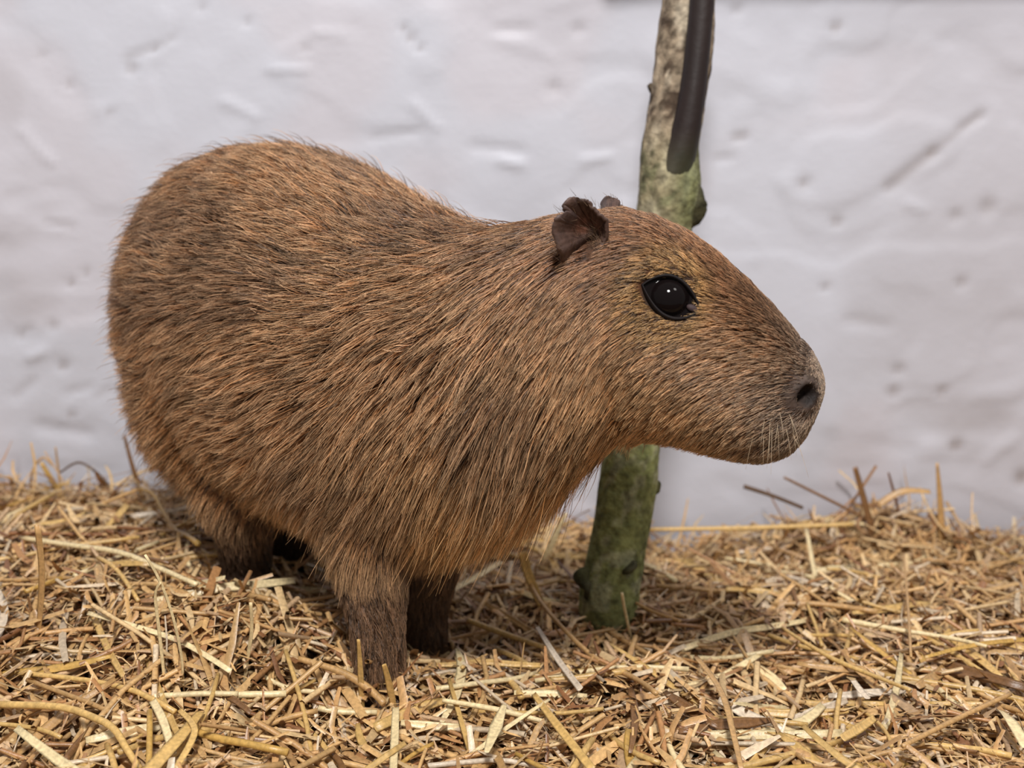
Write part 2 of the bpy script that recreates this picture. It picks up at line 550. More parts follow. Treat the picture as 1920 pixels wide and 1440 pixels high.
parts.append(ellipsoid(B(0.0, -0.046, 0.190), (HB * 0.080, LB * 0.058, UP * 0.095)))
parts.append(ellipsoid(B(0.0, 0.046, 0.190), (HB * 0.080, LB * 0.058, UP * 0.095)))
parts.append(ellipsoid(B(0.165, -0.045, 0.175), (HB * 0.055, LB * 0.045, UP * 0.085)))
VV = []; FF = []; off = 0
for V, F in parts:
    VV.append(V); FF += [tuple(i + off for i in f) for f in F]; off += len(V)
me = bpy.data.meshes.new('raw'); me.from_pydata([tuple(v) for v in np.concatenate(VV)], [], FF); me.update()
tmp = bpy.data.objects.new('raw', me); COL.objects.link(tmp)
m = tmp.modifiers.new('r', 'REMESH'); m.mode = 'VOXEL'; m.voxel_size = 0.0019
m = tmp.modifiers.new('s', 'SMOOTH'); m.factor = 0.5; m.iterations = 20
dg = bpy.context.evaluated_depsgraph_get()
em = bpy.data.meshes.new_from_object(tmp.evaluated_get(dg))
bpy.data.objects.remove(tmp); bpy.data.meshes.remove(me)
nvt = len(em.vertices)
BV = np.empty(nvt * 3, np.float32); em.vertices.foreach_get('co', BV); BV = BV.reshape(-1, 3).astype(float)
BN = np.empty(nvt * 3, np.float32); em.vertices.foreach_get('normal', BN); BN = BN.reshape(-1, 3).astype(float)
em.calc_loop_triangles()
T = np.empty(len(em.loop_triangles) * 3, np.int32); em.loop_triangles.foreach_get('vertices', T); T = T.reshape(-1, 3)

# dense spine for parameters
dsp = resample(spine, 120); dtan = norm(np.gradient(dsp, axis=0))
u_of = np.linspace(0, len(spine) - 1, 120)
U_NECK = n_body - 3.0; U_HEAD = n_body + 0.0; U_END = len(spine) - 1.0
legP = np.concatenate([p for p, r in LEGS]); legR = np.concatenate([r for p, r in LEGS])
legT = np.concatenate([norm(np.gradient(p, axis=0)) for p, r in LEGS])
legI = np.concatenate([np.full(len(p), i) for i, (p, r) in enumerate(LEGS)])


def params(P):
    u = np.empty(len(P)); t = np.empty((len(P), 3)); lg = np.empty(len(P)); lt = np.empty((len(P), 3)); li = np.empty(len(P), int)
    for a in range(0, len(P), 20000):
        q = P[a:a + 20000]
        d = ((q[:, None] - dsp[None]) ** 2).sum(-1); k = d.argmin(1)
        u[a:a + 20000] = u_of[k]; t[a:a + 20000] = dtan[k]
        d = np.sqrt(((q[:, None] - legP[None]) ** 2).sum(-1)) - legR[None] * 1.15; k = d.argmin(1)
        lg[a:a + 20000] = sstep(0.012, 0.0, d[np.arange(len(q)), k]) * sstep(0.135, 0.070, q[:, 2]); lt[a:a + 20000] = legT[k]; li[a:a + 20000] = legI[k]
    return u, t, lg, lt, li


bu, bt, blg, blt, bli = params(BV)
hw = sstep(U_NECK, U_HEAD + 1, bu)
inset = 0.0085 * (1 - hw) + 0.0022 * hw
inset = inset * (1 - blg) + 0.0025 * blg
inset *= 1 - sstep(U_END - 5.0, U_END - 1.0, bu) * 0.6
BV -= BN * inset[:, None]


def bvh():
    return BVHTree.FromPolygons([Vector(v) for v in BV], [tuple(int(i) for i in t) for t in T])


tree = bvh()


def hit_body(px, py):
    d = ray(px, py)
    h, n, i, dist = tree.ray_cast(Vector((0, 0, CAM_H)), Vector(d).normalized())
    return (np.array(h), np.array(n)) if h else (None, None)


def mirror(p):                      # across the head's median plane
    return p - 2 * np.dot(p - P0, LH) * LH


def mirror_v(v):
    return v - 2 * np.dot(v, LH) * LH


eye_p, eye_n = hit_body(1257, 556)
nos_p, nos_n = hit_body(1514, 742)
# sculpt: eye sockets, brow, nostrils, mouth
e_ax = norm(at_y(1310, 583, eye_p[1]) - at_y(1208, 535, eye_p[1]))       # long axis of the eye opening
for (p, n, ax) in ((eye_p, eye_n, e_ax), (mirror(eye_p), mirror_v(eye_n), mirror_v(e_ax))):
    up = norm(np.cross(n, ax)); up = up * np.sign(up[2])
    q = BV - p
    a = q @ ax; b = q @ up; dn = q @ n
    near = (np.abs(dn) < 0.03)
    r = np.sqrt((a / 0.0155) ** 2 + (b / 0.0110) ** 2)
    BV += n * (near * (-0.0045 * np.exp(-(r / 1.02) ** 6) + 0.0005 * np.exp(-((r - 1.35) / 0.3) ** 2)))[:, None]
    rb = np.sqrt(((a + .002) / 0.022) ** 2 + ((b - 0.017) / 0.008) ** 2)
    BV += n * (near * 0.0020 * np.exp(-rb ** 2))[:, None]
nos_in = norm(-nos_n * 0.7 - HH * 0.5)
for (p, n, din) in ((nos_p, nos_n, nos_in), (mirror(nos_p), mirror_v(nos_n), mirror_v(nos_in))):
    q = BV - p
    lon = norm(at_y(1532, 722, p[1]) - at_y(1497, 762, p[1]))
    a = q @ lon; b = np.linalg.norm(q - a[:, None] * lon, axis=1)
    r = np.sqrt((a / 0.0050) ** 2 + (b / 0.0038) ** 2)
    BV += din * (0.0120 * np.exp(-r ** 3))[:, None] - n * 0 + n * (0.0018 * np.exp(-((r - 1.6) / 0.5) ** 2))[:, None]
# mouth line low on the muzzle
mp = [hit_body(x, y)[0] for (x, y) in [(1392, 842), (1425, 838), (1458, 828), (1488, 812)]]
mp = resample([p for p in mp if p is not None], 24)
for pts in (mp, np.array([mirror(p) for p in mp])):
    d = np.sqrt(((BV[:, None] - pts[None]) ** 2).sum(-1)).min(1) if False else np.full(len(BV), 1.0)
    sel = np.where(bu > U_HEAD + 2)[0]
    dd = np.sqrt(((BV[sel][:, None] - pts[None]) ** 2).sum(-1)).min(1)
    BV[sel] -= BN[sel] * (0.0018 * np.exp(-(dd / 0.0022) ** 2))[:, None]
em.vertices.foreach_set('co', BV.astype(np.float32).ravel()); em.update()
em.vertices.foreach_get('normal', (tmpn := np.empty(nvt * 3, np.float32))); BN = tmpn.reshape(-1, 3).astype(float)
tree = bvh()

skin = np.tile(lin(80, 50, 30), (nvt, 1))
nose_w = sstep(U_END - 3.5, U_END - 1.5, bu)[:, None]
skin = skin + (lin(92, 74, 62) - skin) * nose_w
dn = np.minimum(np.linalg.norm(BV - nos_p, axis=1), np.linalg.norm(BV - mirror(nos_p), axis=1))
skin = skin + (lin(84, 70, 62) - skin) * (0.9 * sstep(0.026, 0.014, dn))[:, None]
skin = skin + (lin(26, 20, 19) - skin) * (0.95 * sstep(0.0100, 0.0045, dn))[:, None]
low_nose = sstep(-0.002, -0.02, BV[:, 2] - nos_p[2])[:, None] * nose_w
skin = skin + (lin(122, 88, 64) - skin) * low_nose * 0.6
de = np.minimum(np.linalg.norm(BV - eye_p, axis=1), np.linalg.norm(BV - mirror(eye_p), axis=1))
skin = skin + (lin(60, 46, 38) - skin) * sstep(0.018, 0.013, de)[:, None]
skin = skin + (lin(58, 46, 38) - skin) * (sstep(0.05, 0.0, BV[:, 2]) * blg)[:, None]
capy = bpy.data.objects.new('capybara', em)
COL.objects.link(capy)
at = em.attributes.new('tint', 'FLOAT_COLOR', 'POINT')
cc = np.ones((nvt, 4), np.float32); cc[:, :3] = skin; at.data.foreach_set('color', cc.ravel())
em.materials.clear(); em.materials.append(mat_attr('capybara_skin', 0.6, 0.2, bump=(500, 0.5, 0.0008), var=(300, 0.75, 1.2)))
em.polygons.foreach_set('use_smooth', np.ones(len(em.polygons), bool))
tag(capy, 'young brown capybara with coarse fur standing in the straw, head low in profile', 'capybara')

# eyes ------------------------------------------------------------
eye_m = bpy.data.materials.new('dark_wet_eye'); eye_m.use_nodes = True
b_ = eye_m.node_tree.nodes['Principled BSDF']
b_.inputs['Base Color'].default_value = (0.006, 0.004, 0.004, 1); b_.inputs['Roughness'].default_value = 0.06
b_.inputs['Specular IOR Level'].default_value = 0.16
lid_m = mat_attr('eyelid_skin', 0.6, 0.2, bump=(900, 0.3, 0.0004))


def almond(th):                     # eye outline: long axis x (front +), short axis y (up +), pointed corners
    t = np.cos(th); q = np.clip(1 - t * t, 0, 1)
    x = np.where(t > 0, 0.0172, 0.0156) * t
    y = np.where(np.sin(th) >= 0, 0.0104 * q ** 0.92 * (1 - 0.18 * t), -0.0098 * q ** 0.92 * (1 + 0.30 * t))
    return x, y


th = np.linspace(0, 2 * math.pi, 72, endpoint=False)
ex, ey = almond(th)
for side in (0, 1):
    p, n, ax = (eye_p, eye_n, e_ax) if side == 0 else (mirror(eye_p), mirror_v(eye_n), mirror_v(e_ax))
    ax = norm(ax - n * np.dot(ax, n)); up = np.cross(n, ax); up = up * np.sign(up[2])
    M2 = len(th); rho = np.linspace(0.0, 1.0, 26); V = []
    for i in range(M2):                                  # the wet eyeball showing in the opening
        for q in rho:
            x_, y_ = ex[i] * q, ey[i] * q
            q2 = x_ * x_ + y_ * y_
            hgt = max(math.sqrt(max(0.0, 0.0122 ** 2 - q2)) - 0.0092, -0.0026)
            V.append(p + ax * x_ + up * y_ + n * hgt)
    eo = mesh_obj('eye', np.array(V), grid_faces(M2, 26, True), eye_m, capy)
    tag(eo, 'glossy black eye')
    prof_ = [(0.90, -0.0022), (0.97, 0.0000), (1.04, 0.0006), (1.10, 0.0003), (1.17, -0.0008), (1.25, -0.0030)]
    V = []
    for i in range(M2):                                  # dark lid rim around it
        bend_ = -0.0010 * (ex[i] / 0.0152) ** 2
        for (q, h_) in prof_:
            V.append(p + ax * ex[i] * (1 + (q - 1) * 0.45) + up * ey[i] * q + n * (h_ + bend_))
    V = np.array(V)
    tag(mesh_obj('eyelid', V, grid_faces(M2, len(prof_), True), lid_m, capy, color=np.tile(lin(26, 20, 20), (len(V), 1))), 'dark eyelid rim')
    V, F = ellipsoid(p + ax * 0.0132 - up * 0.0006 - n * 0.0018, (ax * 0.0032, up * 0.0020, n * 0.0014), 14)
    mesh_obj('tear_corner', V, F, lid_m, eo, color=np.tile(lin(66, 52, 53), (len(V), 1)))

# ears ------------------------------------------------------------
ear_out = [(1072, 508), (1056, 492), (1047, 470), (1038, 448), (1035, 424), (1041, 408), (1056, 400), (1058, 393), (1056, 384), (1064, 373), (1079, 368), (1092, 372),
           (1100, 374), (1112, 384), (1124, 396), (1136, 414), (1141, 436), (1134, 456), (1122, 474), (1108, 496), (1092, 510)]
hn_, nn_ = hit_body(1120, 440)
y_sf = hn_[1]
concha = at_y(1118, 436, y_sf - 0.003)
ec = np.array(ear_out, float)
ecd = np.concatenate([resample(np.vstack([ec, ec[:1]]), 85)[:-1]])
M_ = len(ecd); NR = 12
rims = []
cx, cy = 1118, 436
for (x, y) in ecd:
    back = sstep(1120, 1040, x)                # the rear edge flares out, the front edge joins the head
    topw = sstep(450, 370, y); base_w = sstep(470, 505, y)
    yy = y_sf - 0.008 - 0.010 * back * (1 - 0.8 * base_w) - 0.004 * topw + 0.005 * base_w
    rims.append(at_y(x, y, yy))
rims = np.array(rims)
rims_r = rims + 0.0006 * np.random.RandomState(4).randn(M_, 1) * np.array([1, 0, 1])
Vf = []
for i in range(M_):
    for j in range(NR):
        t = j / (NR - 1)
        q = concha + (rims_r[i] - concha) * t
        q = q + np.array([0, 1, 0]) * 0.0045 * math.sin(math.pi * min(t * 1.15, 1)) * (0.4 + 0.6 * sstep(1130, 1060, ecd[i][0]))
        # roll the rim forward-inward near the top and front edge
        roll = sstep(0.80, 1.0, t) * sstep(1075, 1125, ecd[i][0]) * sstep(460, 400, ecd[i][1])
        q = q + (concha - rims[i]) * 0.10 * roll + np.array([0, -0.0035, 0]) * roll
        Vf.append(q)
Vf = np.array(Vf)
Ff = grid_faces(M_, NR, True)
ear_m = mat_attr('ear_skin', 0.5, 0.4, bump=(600, 0.5, 0.0006), var=(220, 0.6, 1.35))


def ear_tint(px_):
    t = np.tile(np.linspace(0, 1, NR), M_)
    w = np.repeat(ecd, NR, 0)
    c = np.tile(lin(80, 60, 52), (len(t), 1))
    c = c + (lin(112, 70, 52) - c) * (0.8 * np.exp(-((t - 0.35) / 0.22) ** 2) * sstep(470, 420, w[:, 1]))[:, None]
    c = c + (lin(26, 20, 20) - c) * (0.9 * sstep(0.2, 0.0, t))[:, None]
    c = c + (lin(98, 82, 80) - c) * (0.7 * sstep(.5, .75, t) * np.exp(-((w[:, 0] - 1060) / 16) ** 2) * np.exp(-((w[:, 1] - 402) / 18) ** 2))[:, None]
    return c


et = ear_tint(None)
ears = []
for side in (0, 1):
    V = Vf if side == 0 else np.array([mirror(v) for v in Vf])
    eo = mesh_obj('ear', V, Ff, ear_m, capy, color=et)
    sm = eo.modifiers.new('thick', 'SOLIDIFY'); sm.thickness = 0.0024; sm.offset = 0
    ss = eo.modifiers.new('sub', 'SUBSURF'); ss.levels = 1; ss.render_levels = 1
    tag(eo, 'dark wrinkled ear')

# claws -----------------------------------------------------------
claw_m = mat_attr('claw_horn', 0.4, 0.5)
for (e, d) in all_claws:
    p = resample([e - d * 0.003, e + d * 0.003 + UP * -0.001, e + d * 0.008 + UP * -0.005], 8)
    V, F = tube(p, np.linspace(0.0036, 0.0008, 8), 8)
    mesh_obj('claw', V, F, claw_m, capy, color=np.tile(lin(48, 40, 36), (len(V), 1)))

# fur -------------------------------------------------------------
rng = np.random.RandomState(12)


def hair_object(name, roots, pts, rad0, rad1, cols, mat, parent, power=1.0):
    n, K, _ = pts.shape
    hc = bpy.data.hair_curves.new(name)
    hc.add_curves([K] * n)
    hc.attributes['position'].data.foreach_set('vector', pts.astype(np.float32).ravel())
    t = np.linspace(0, 1, K)[None]
    rr = rad0[:, None] + (rad1 - rad0)[:, None] * t ** power
    ra = hc.attributes.get('radius') or hc.attributes.new('radius', 'FLOAT', 'POINT')
    ra.data.foreach_set('value', rr.astype(np.float32).ravel())
    c4 = np.ones((n, K, 4), np.float32); c4[..., :3] = cols
    ca = hc.attributes.new('tint', 'FLOAT_COLOR', 'POINT')
    ca.data.foreach_set('color', c4.ravel())
    hc.materials.append(mat)
    o = bpy.data.objects.new(name, hc)
    COL.objects.link(o); o.parent = parent
    return o


hair_m = mat_attr('coarse_fur', 0.38, 0.6)

tri = BV[T]
areas = np.linalg.norm(np.cross(tri[:, 1] - tri[:, 0], tri[:, 2] - tri[:, 0]), axis=1) / 2
tc = tri.mean(1)
tu = bu[T].mean(1); thw = sstep(U_NECK, U_HEAD + 1, tu); tlg = blg[T].mean(1)
muz = sstep(U_END - 5, U_END - 2.0, tu)
dens = 1.0 + 2.0 * thw + 2.5 * muz * thw + 0.8 * tlg
dens *= np.where(tc[:, 2] < -0.005, 0.1, 1.0)
NH = 270000
w = areas * dens; w /= w.sum()
ti = rng.choice(len(T), NH, p=w)
r1 = np.sqrt(rng.rand(NH)); r2 = rng.rand(NH)
bc = np.stack([1 - r1, r1 * (1 - r2), r1 * r2], 1)
root = (tri[ti] * bc[..., None]).sum(1)
nrm = norm((BN[T[ti]] * bc[..., None]).sum(1))
# bare areas: eye openings, nostrils, nose pad, mouth of the ears
keep = np.ones(NH, bool)
for (p, n, ax) in ((eye_p, eye_n, e_ax), (mirror(eye_p), mirror_v(eye_n), mirror_v(e_ax))):
    up = np.cross(n, ax); q = root - p; a = q @ ax; b = q @ up
    keep &= ~((np.abs(q @ n) < 0.015) & (np.abs(a / 0.0172) ** 1.5 + np.abs(b / 0.0110) ** 1.5 < 1))
for p in (nos_p, mirror(nos_p)):
    keep &= np.linalg.norm(root - p, axis=1) > 0.0065
ekd = KDTree(2 * len(Vf))
for i, v in enumerate(Vf):
    ekd.insert(Vector(v), i); ekd.insert(Vector(mirror(v)), i + len(Vf))
ekd.balance()
cand = np.where((bu[T[ti]].mean(1) > U_NECK - 2) & (root[:, 2] > 0.24))[0]
for i in cand:
    if ekd.find(Vector(root[i]))[2] < 0.0040:
        keep[i] = False
root, nrm = root[keep], nrm[keep]
u, tg, lg, lt, li = params(root)
dnh = np.minimum(np.linalg.norm(root - nos_p, axis=1), np.linalg.norm(root - mirror(nos_p), axis=1))
thin = rng.rand(len(root)) > 0.9 * sstep(0.017, 0.009, dnh)
root, nrm, u, tg, lg, lt, li = [q[thin] for q in (root, nrm, u, tg, lg, lt, li)]
N = len(root)
hwt = sstep(U_NECK, U_HEAD + 0.8, u)
mz = sstep(U_END - 7.0, U_END - 3.0, u)
ppx, ppy = project(root)
rel_px = ppx
# vertical position inside the section: -1 belly .. +1 back
k_sp = np.array([np.interp(u, u_of, dsp[:, i]) for i in range(3)]).T
hh = np.interp(u, np.arange(len(rings)), [(q[:, 2].max() - q[:, 2].min()) / 2 for q in rings])
vrel = np.clip((root[:, 2] - k_sp[:, 2]) / hh, -1, 1)
vpos = np.clip((root[:, 2] - k_sp[:, 2]) / 0.12, -1, 1)
# how strongly the coat falls down: more to the belly, more to the chest
front = sstep(4.0, U_NECK + 1.0, u)
down = np.clip(0.14 + 0.20 * front - 0.26 * vpos + 0.20 * front * np.clip(-vpos, 0, 1), 0.03, 0.92)
down = down * (1 - hwt) + np.clip(0.36 - 0.34 * vrel, 0.02, 0.8) * hwt
flow = -tg * (1 - down)[:, None] + np.array([0, 0, -1.0]) * down[:, None]
flow = flow * (1 - lg)[:, None] + lt * lg[:, None]
flow = flow - nrm * (flow * nrm).sum(1)[:, None]
flow = norm(flow)
# swirl with low noise so that locks wander
side = np.cross(nrm, flow)
wob = (fbm(root[:, 0] * 22, root[:, 1] * 22, root[:, 2] * 22, 201, 2) - 0.5) * 1.3 + rng.randn(N) * 0.16
flow = norm(flow + side * wob[:, None] * (0.8 - 0.3 * hwt)[:, None])
chest = sstep(7.5, U_NECK, u) * (1 - hwt) * sstep(0.2, -0.8, vpos)
ln = (0.0235 + 0.014 * chest) * (1 - hwt) + 0.0098 * hwt
ln = ln * (1 - mz) + (0.0042 - 0.0018 * sstep(U_END - 3, U_END - 1, u)) * mz
spike = hwt * sstep(0.60, 0.9, vrel) * sstep(U_HEAD + 0.5, U_HEAD + 2.5, u) * (1 - mz)
ln = ln * (1 + 0.25 * spike)
ln = ln * (1 - lg) + 0.0095 * lg
de = np.minimum(np.linalg.norm(root - eye_p, axis=1), np.linalg.norm(root - mirror(eye_p), axis=1))
ln = ln * (0.38 + 0.62 * sstep(0.014, 0.032, de))
ln = ln * (0.65 + 0.6 * rng.rand(N))
lift = np.radians(17 + 9 * rng.rand(N)) * (1 - 0.15 * hwt)
lift = lift * (1 + 1.1 * spike + 0.45 * chest * rng.rand(N))
K = 6
tt = np.linspace(0, 1, K)
long_ = (rng.rand(N) < 0.03) & (hwt < 0.3) & (lg < 0.3)
ln = np.where(long_, ln * 1.35, ln)
lift = np.where(long_, lift * 1.5, lift)


def grow(root, flow, nrm, ln, lift, tt, droop):
    P = np.empty((len(root), len(tt), 3))
    for i, t in enumerate(tt):
        P[:, i] = root + flow * (ln * t * np.cos(lift))[:, None] + nrm * (ln * (np.sin(lift) * (t * (1.25 - 0.5 * t))))[:, None]
        P[:, i, 2] -= droop * ln * t * t
    return P


droop = 0.12 + 0.22 * chest
pts = grow(root, flow, nrm, ln, lift, tt, droop)
# clumps: tips lean together into locks
cid = rng.choice(N, 15000, replace=False)
kd = KDTree(len(cid))
for i, c in enumerate(cid):
    kd.insert(Vector(root[c]), i)
kd.balance()
near = np.array([kd.find(Vector(r))[1] for r in root])
cpts = pts[cid[near]]
cl = (0.35 + 0.45 * rng.rand(N)) * np.where(np.linalg.norm(root - root[cid[near]], axis=1) < 0.012, 1, 0) * (1 - 0.55 * mz)
cl = np.where(long_, cl * 0.2, cl) * (1 - 0.35 * hwt)
scale = (ln / np.maximum(ln[cid[near]], 1e-4))[:, None, None]
tgt = root[cid[near]][:, None] + (cpts - cpts[:, :1]) * scale
pts = pts + (tgt - pts) * (cl[:, None] * tt[None] ** 1.3)[..., None]
pts[:, 1:] += rng.randn(N, K - 1, 3) * 0.00022 * (1 - 0.5 * hwt)[:, None, None]

# colour: dark root, tan tip; each region its own coat, save the shaded hind legs
def mix(a, b, k):
    return a + (b - a) * np.clip(k, 0, 1)[:, None]


ro = np.tile(lin(66, 40, 22), (N, 1)); mi = np.tile(lin(160, 108, 64), (N, 1)); ti_ = np.tile(lin(234, 194, 152), (N, 1))
gold = chest * 0.6 + hwt * 0.45 * sstep(0.2, -0.7, vrel) + 0.25 * sstep(0.0, -0.9, vpos) * (1 - hwt)
ro = mix(ro, np.tile(lin(112, 70, 36), (N, 1)), gold); mi = mix(mi, np.tile(lin(190, 134, 76), (N, 1)), gold); ti_ = mix(ti_, np.tile(lin(238, 192, 130), (N, 1)), gold)
crown = hwt * sstep(0.15, 0.65, vrel) * (1 - mz)
mi = mix(mi, np.tile(lin(136, 88, 56), (N, 1)), crown); ti_ = mix(ti_, np.tile(lin(196, 144, 100), (N, 1)), crown * 0.8)
eyer = sstep(0.034, 0.019, de)
mi = mix(mi, np.tile(lin(180, 138, 88), (N, 1)), eyer); ti_ = mix(ti_, np.tile(lin(214, 172, 116), (N, 1)), eyer); ro = mix(ro, np.tile(lin(120, 84, 50), (N, 1)), eyer)
snt = sstep(U_HEAD + 1.5, U_HEAD + 4.0, u) * sstep(0.30, 0.75, vrel) * (1 - 0.6 * sstep(U_END - 4, U_END - 2, u))
mi = mix(mi, np.tile(lin(98, 72, 54), (N, 1)), snt * 0.85); ti_ = mix(ti_, np.tile(lin(136, 104, 78), (N, 1)), snt * 0.85)
mi = mix(mi, np.tile(lin(126, 106, 90), (N, 1)), mz * 0.8); ti_ = mix(ti_, np.tile(lin(182, 162, 140), (N, 1)), mz * 0.8)
mi = mix(mi, np.tile(lin(112, 84, 62), (N, 1)), lg); ti_ = mix(ti_, np.tile(lin(136, 104, 78), (N, 1)), lg)
hind = lg * (li >= 2) * sstep(0.09, 0.06, root[:, 2])  # lower hind legs: shadow under the body put into the fur colour
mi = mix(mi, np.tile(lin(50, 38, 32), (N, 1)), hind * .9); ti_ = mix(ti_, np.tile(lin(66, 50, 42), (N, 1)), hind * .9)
patch = fbm(root[:, 0] * 16, root[:, 1] * 16, root[:, 2] * 20, 211, 3)
pk = (sstep(0.50, 0.66, patch) * 0.45 * (1 - hwt) * (1 - lg))
ti_ = mix(ti_, np.tile(lin(160, 130, 108), (N, 1)), pk); mi = mix(mi, np.tile(lin(96, 70, 54), (N, 1)), pk)
cr = np.random.RandomState(5).rand(len(cid))[near]
br = (0.50 + 0.55 * cr + 0.65 * rng.rand(N) ** 2)
dk = rng.rand(N) < 0.34
br = np.where(dk, br * 0.32, br)
guard = (~dk) & (rng.rand(N) < 0.14)
br = np.where(guard, br * 1.45, br)
t1 = sstep(0.0, 0.5, tt)[None, :, None]; t2 = sstep(0.4, 1.0, tt)[None, :, None]
cols = ro[:, None] * (1 - t1) + mi[:, None] * t1
cols = cols * (1 - t2) + ti_[:, None] * t2
cols = cols * br[:, None, None]
r0 = (0.00022 * (1 - hwt) + 0.00015 * hwt) * (1 - mz) + 0.00014 * mz
fur = hair_object('fur', root, pts, r0 * (0.8 + 0.4 * rng.rand(N)), r0 * 0.22, cols, hair_m, capy, 1.6)
tag(fur, 'coarse brown coat with tan tips', kind='stuff')

# whiskers, one by one
wh_m = mat_attr('pale_whisker', 0.35, 0.5)
rw = np.random.RandomState(7)
for i in range(13):
    px = 1410 + 75 * rw.rand(); py = 775 + 45 * rw.rand() - (px - 1410) * 0.15
    h, n = hit_body(px, py)
    if h is None:
        continue
    L_ = 0.012 + 0.012 * rw.rand()
    d = norm(n * 0.55 + np.array([-0.25 + 0.5 * (px - 1410) / 75, 0, -0.85]) + 0.15 * rw.randn(3))
    p = resample([h - n * 0.001, h + d * L_ * 0.5, h + d * L_ + np.array([0, 0, -0.25 * L_])], 6)
    V, F = tube(p, np.linspace(0.00012, 0.00004, 6), 4)
    mesh_obj('whisker', V, F, wh_m, capy, color=np.tile(lin(214, 190, 158), (len(V), 1)))

# short hairs on the ears
er = np.random.RandomState(9)
for side, eo in enumerate([o for o in capy.children if o.name.split('.')[0] == 'ear']):
    V = Vf if side == 0 else np.array([mirror(v) for v in Vf])
    idx = er.randint(0, len(V), 1500)
    wgt = np.repeat(ecd, NR, 0)[idx]
    kx = er.rand(1500) < 0.05 + 0.75 * sstep(430, 500, wgt[:, 1])
    idx = idx[kx]; n = len(idx)
    rt = V[idx] + er.randn(n, 3) * 0.0012
    sgn = 1 if side == 0 else -1
    outw = norm(np.tile(-LH * sgn * 0.5, (n, 1)) + np.array([-0.4, 0, 0.6]) + er.randn(n, 3) * 0.35)
    L_ = 0.004 + 0.004 * er.rand(n)
    P = rt[:, None] + outw[:, None] * (L_[:, None] * np.linspace(0, 1, 4)[None])[..., None]
    c = np.tile(lin(122, 98, 78), (n, 4, 1)) * (0.5 + 0.7 * er.rand(n))[:, None, None]
    tag(hair_object('ear_hair', rt, P, np.full(n, .00014), np.full(n, .00004), c, hair_m, eo), kind='stuff')

# ------------------------------------------------------------------ straw
sr = np.random.RandomState(33)
PAL = np.array([lin(206, 166, 112), lin(192, 150, 100), lin(214, 182, 134), lin(212, 190, 160), lin(172, 126, 82), lin(200, 166, 128), lin(140, 96, 62)])
PW = np.array([.25, .20, .20, .07, .13, .10, .05])


def straw_mat():
    m = mat_attr('dry_straw', 0.36, 0.55, var=(420, 0.74, 1.2), bump=(900, 0.35, 0.0005))
    return m


straw_m = straw_mat()


def blocked(x, y):                    # where feet and post stand
    b = np.zeros(np.shape(x), bool)
    for (pp, rr) in LEGS:
        b |= np.hypot(x - pp[-1][0], y - pp[-1][1]) < 0.012
    return b


def build_straws(cx, cy, yaw, L, wid, zoff, tilt, bend, kind, colr, K, rs):
    """returns vertices, quad faces, colours. kind 0 = round stalk (5 sides), 1 = split / flat blade (3 across)"""
    n = len(cx); t = np.linspace(-0.5, 0.5, K)
    dx, dy = np.cos(yaw), np.sin(yaw)
    s = L[:, None] * t[None]
    lat = bend[:, None] * L[:, None] * (t[None] ** 2 * 4 - 0.4)
    x = cx[:, None] + dx[:, None] * s - dy[:, None] * lat
    y = cy[:, None] + dy[:, None] * s + dx[:, None] * lat
    y = np.minimum(y, WALL_Y - 0.012 - wid[:, None])
    g = G(cx, cy)
    gx = (G(cx + 0.02, cy) - G(cx - 0.02, cy)) / 0.04; gy = (G(cx, cy + 0.02) - G(cx, cy - 0.02)) / 0.04
    sl = gx * dx + gy * dy
    z = g[:, None] + zoff[:, None] + (sl + tilt)[:, None] * s + 0.5 * rs.randn(n)[:, None] * 0.06 * L[:, None] * (t[None] ** 2 * 4 - .4)
    C = np.stack([x, y, z], -1)
    Tn = norm(np.gradient(C, axis=1))
    sd = norm(np.cross(Tn, np.array([0.0, 0, 1.0]))); upv = np.cross(sd, Tn)
    roll = rs.rand(n) * 6.283
    ns = 5 if kind == 0 else 3
    VV = np.empty((n, K, ns, 3))
    taper = np.ones((n, K))
    if kind == 1:
        e0 = 0.35 + 0.65 * rs.rand(n); e1 = 0.15 + 0.85 * rs.rand(n)
        taper = np.minimum(1, np.minimum(e0[:, None] + (t[None] + .5) * 2.2, e1[:, None] + (.5 - t[None]) * 2.2))
    tw = (rs.randn(n) * 0.7)[:, None] * t[None] * (1 if kind == 1 else 0)
    for j in range(ns):
        if kind == 0:
            a = roll[:, None] + 2 * math.pi * j / ns
            q = np.cos(a)[..., None] * sd + np.sin(a)[..., None] * upv * 0.8
            VV[:, :, j] = C + q * (wid / 2)[:, None, None] * taper[..., None]
        else:
            a = (roll * 0.16 - 0.5)[:, None] + tw
            ax_ = np.cos(a)[..., None] * sd + np.sin(a)[..., None] * upv
            nx_ = -np.sin(a)[..., None] * sd + np.cos(a)[..., None] * upv
            VV[:, :, j] = C + (ax_ * (j - 1) + nx_ * (0.35 if j == 1 else 0)) * (wid / 2)[:, None, None] * taper[..., None]
    base = (np.arange(n) * K * ns)[:, None, None]
    i = np.arange(K - 1)[None, :, None]
    j = np.arange(ns if kind == 0 else ns - 1)[None, None]
    j2 = (j + 1) % ns
    F = np.stack(np.broadcast_arrays(base + i * ns + j, base + i * ns + j2, base + (i + 1) * ns + j2, base + (i + 1) * ns + j), -1).reshape(-1, 4)
    c = np.repeat(colr, K * ns, 0)
    return VV.reshape(-1, 3), F, c


def pal(n, rs, w=PW):
    c = PAL[rs.choice(len(PAL), n, p=w / w.sum())]
    return np.clip(c * (0.72 + 0.45 * rs.rand(n))[:, None], 0, 1)


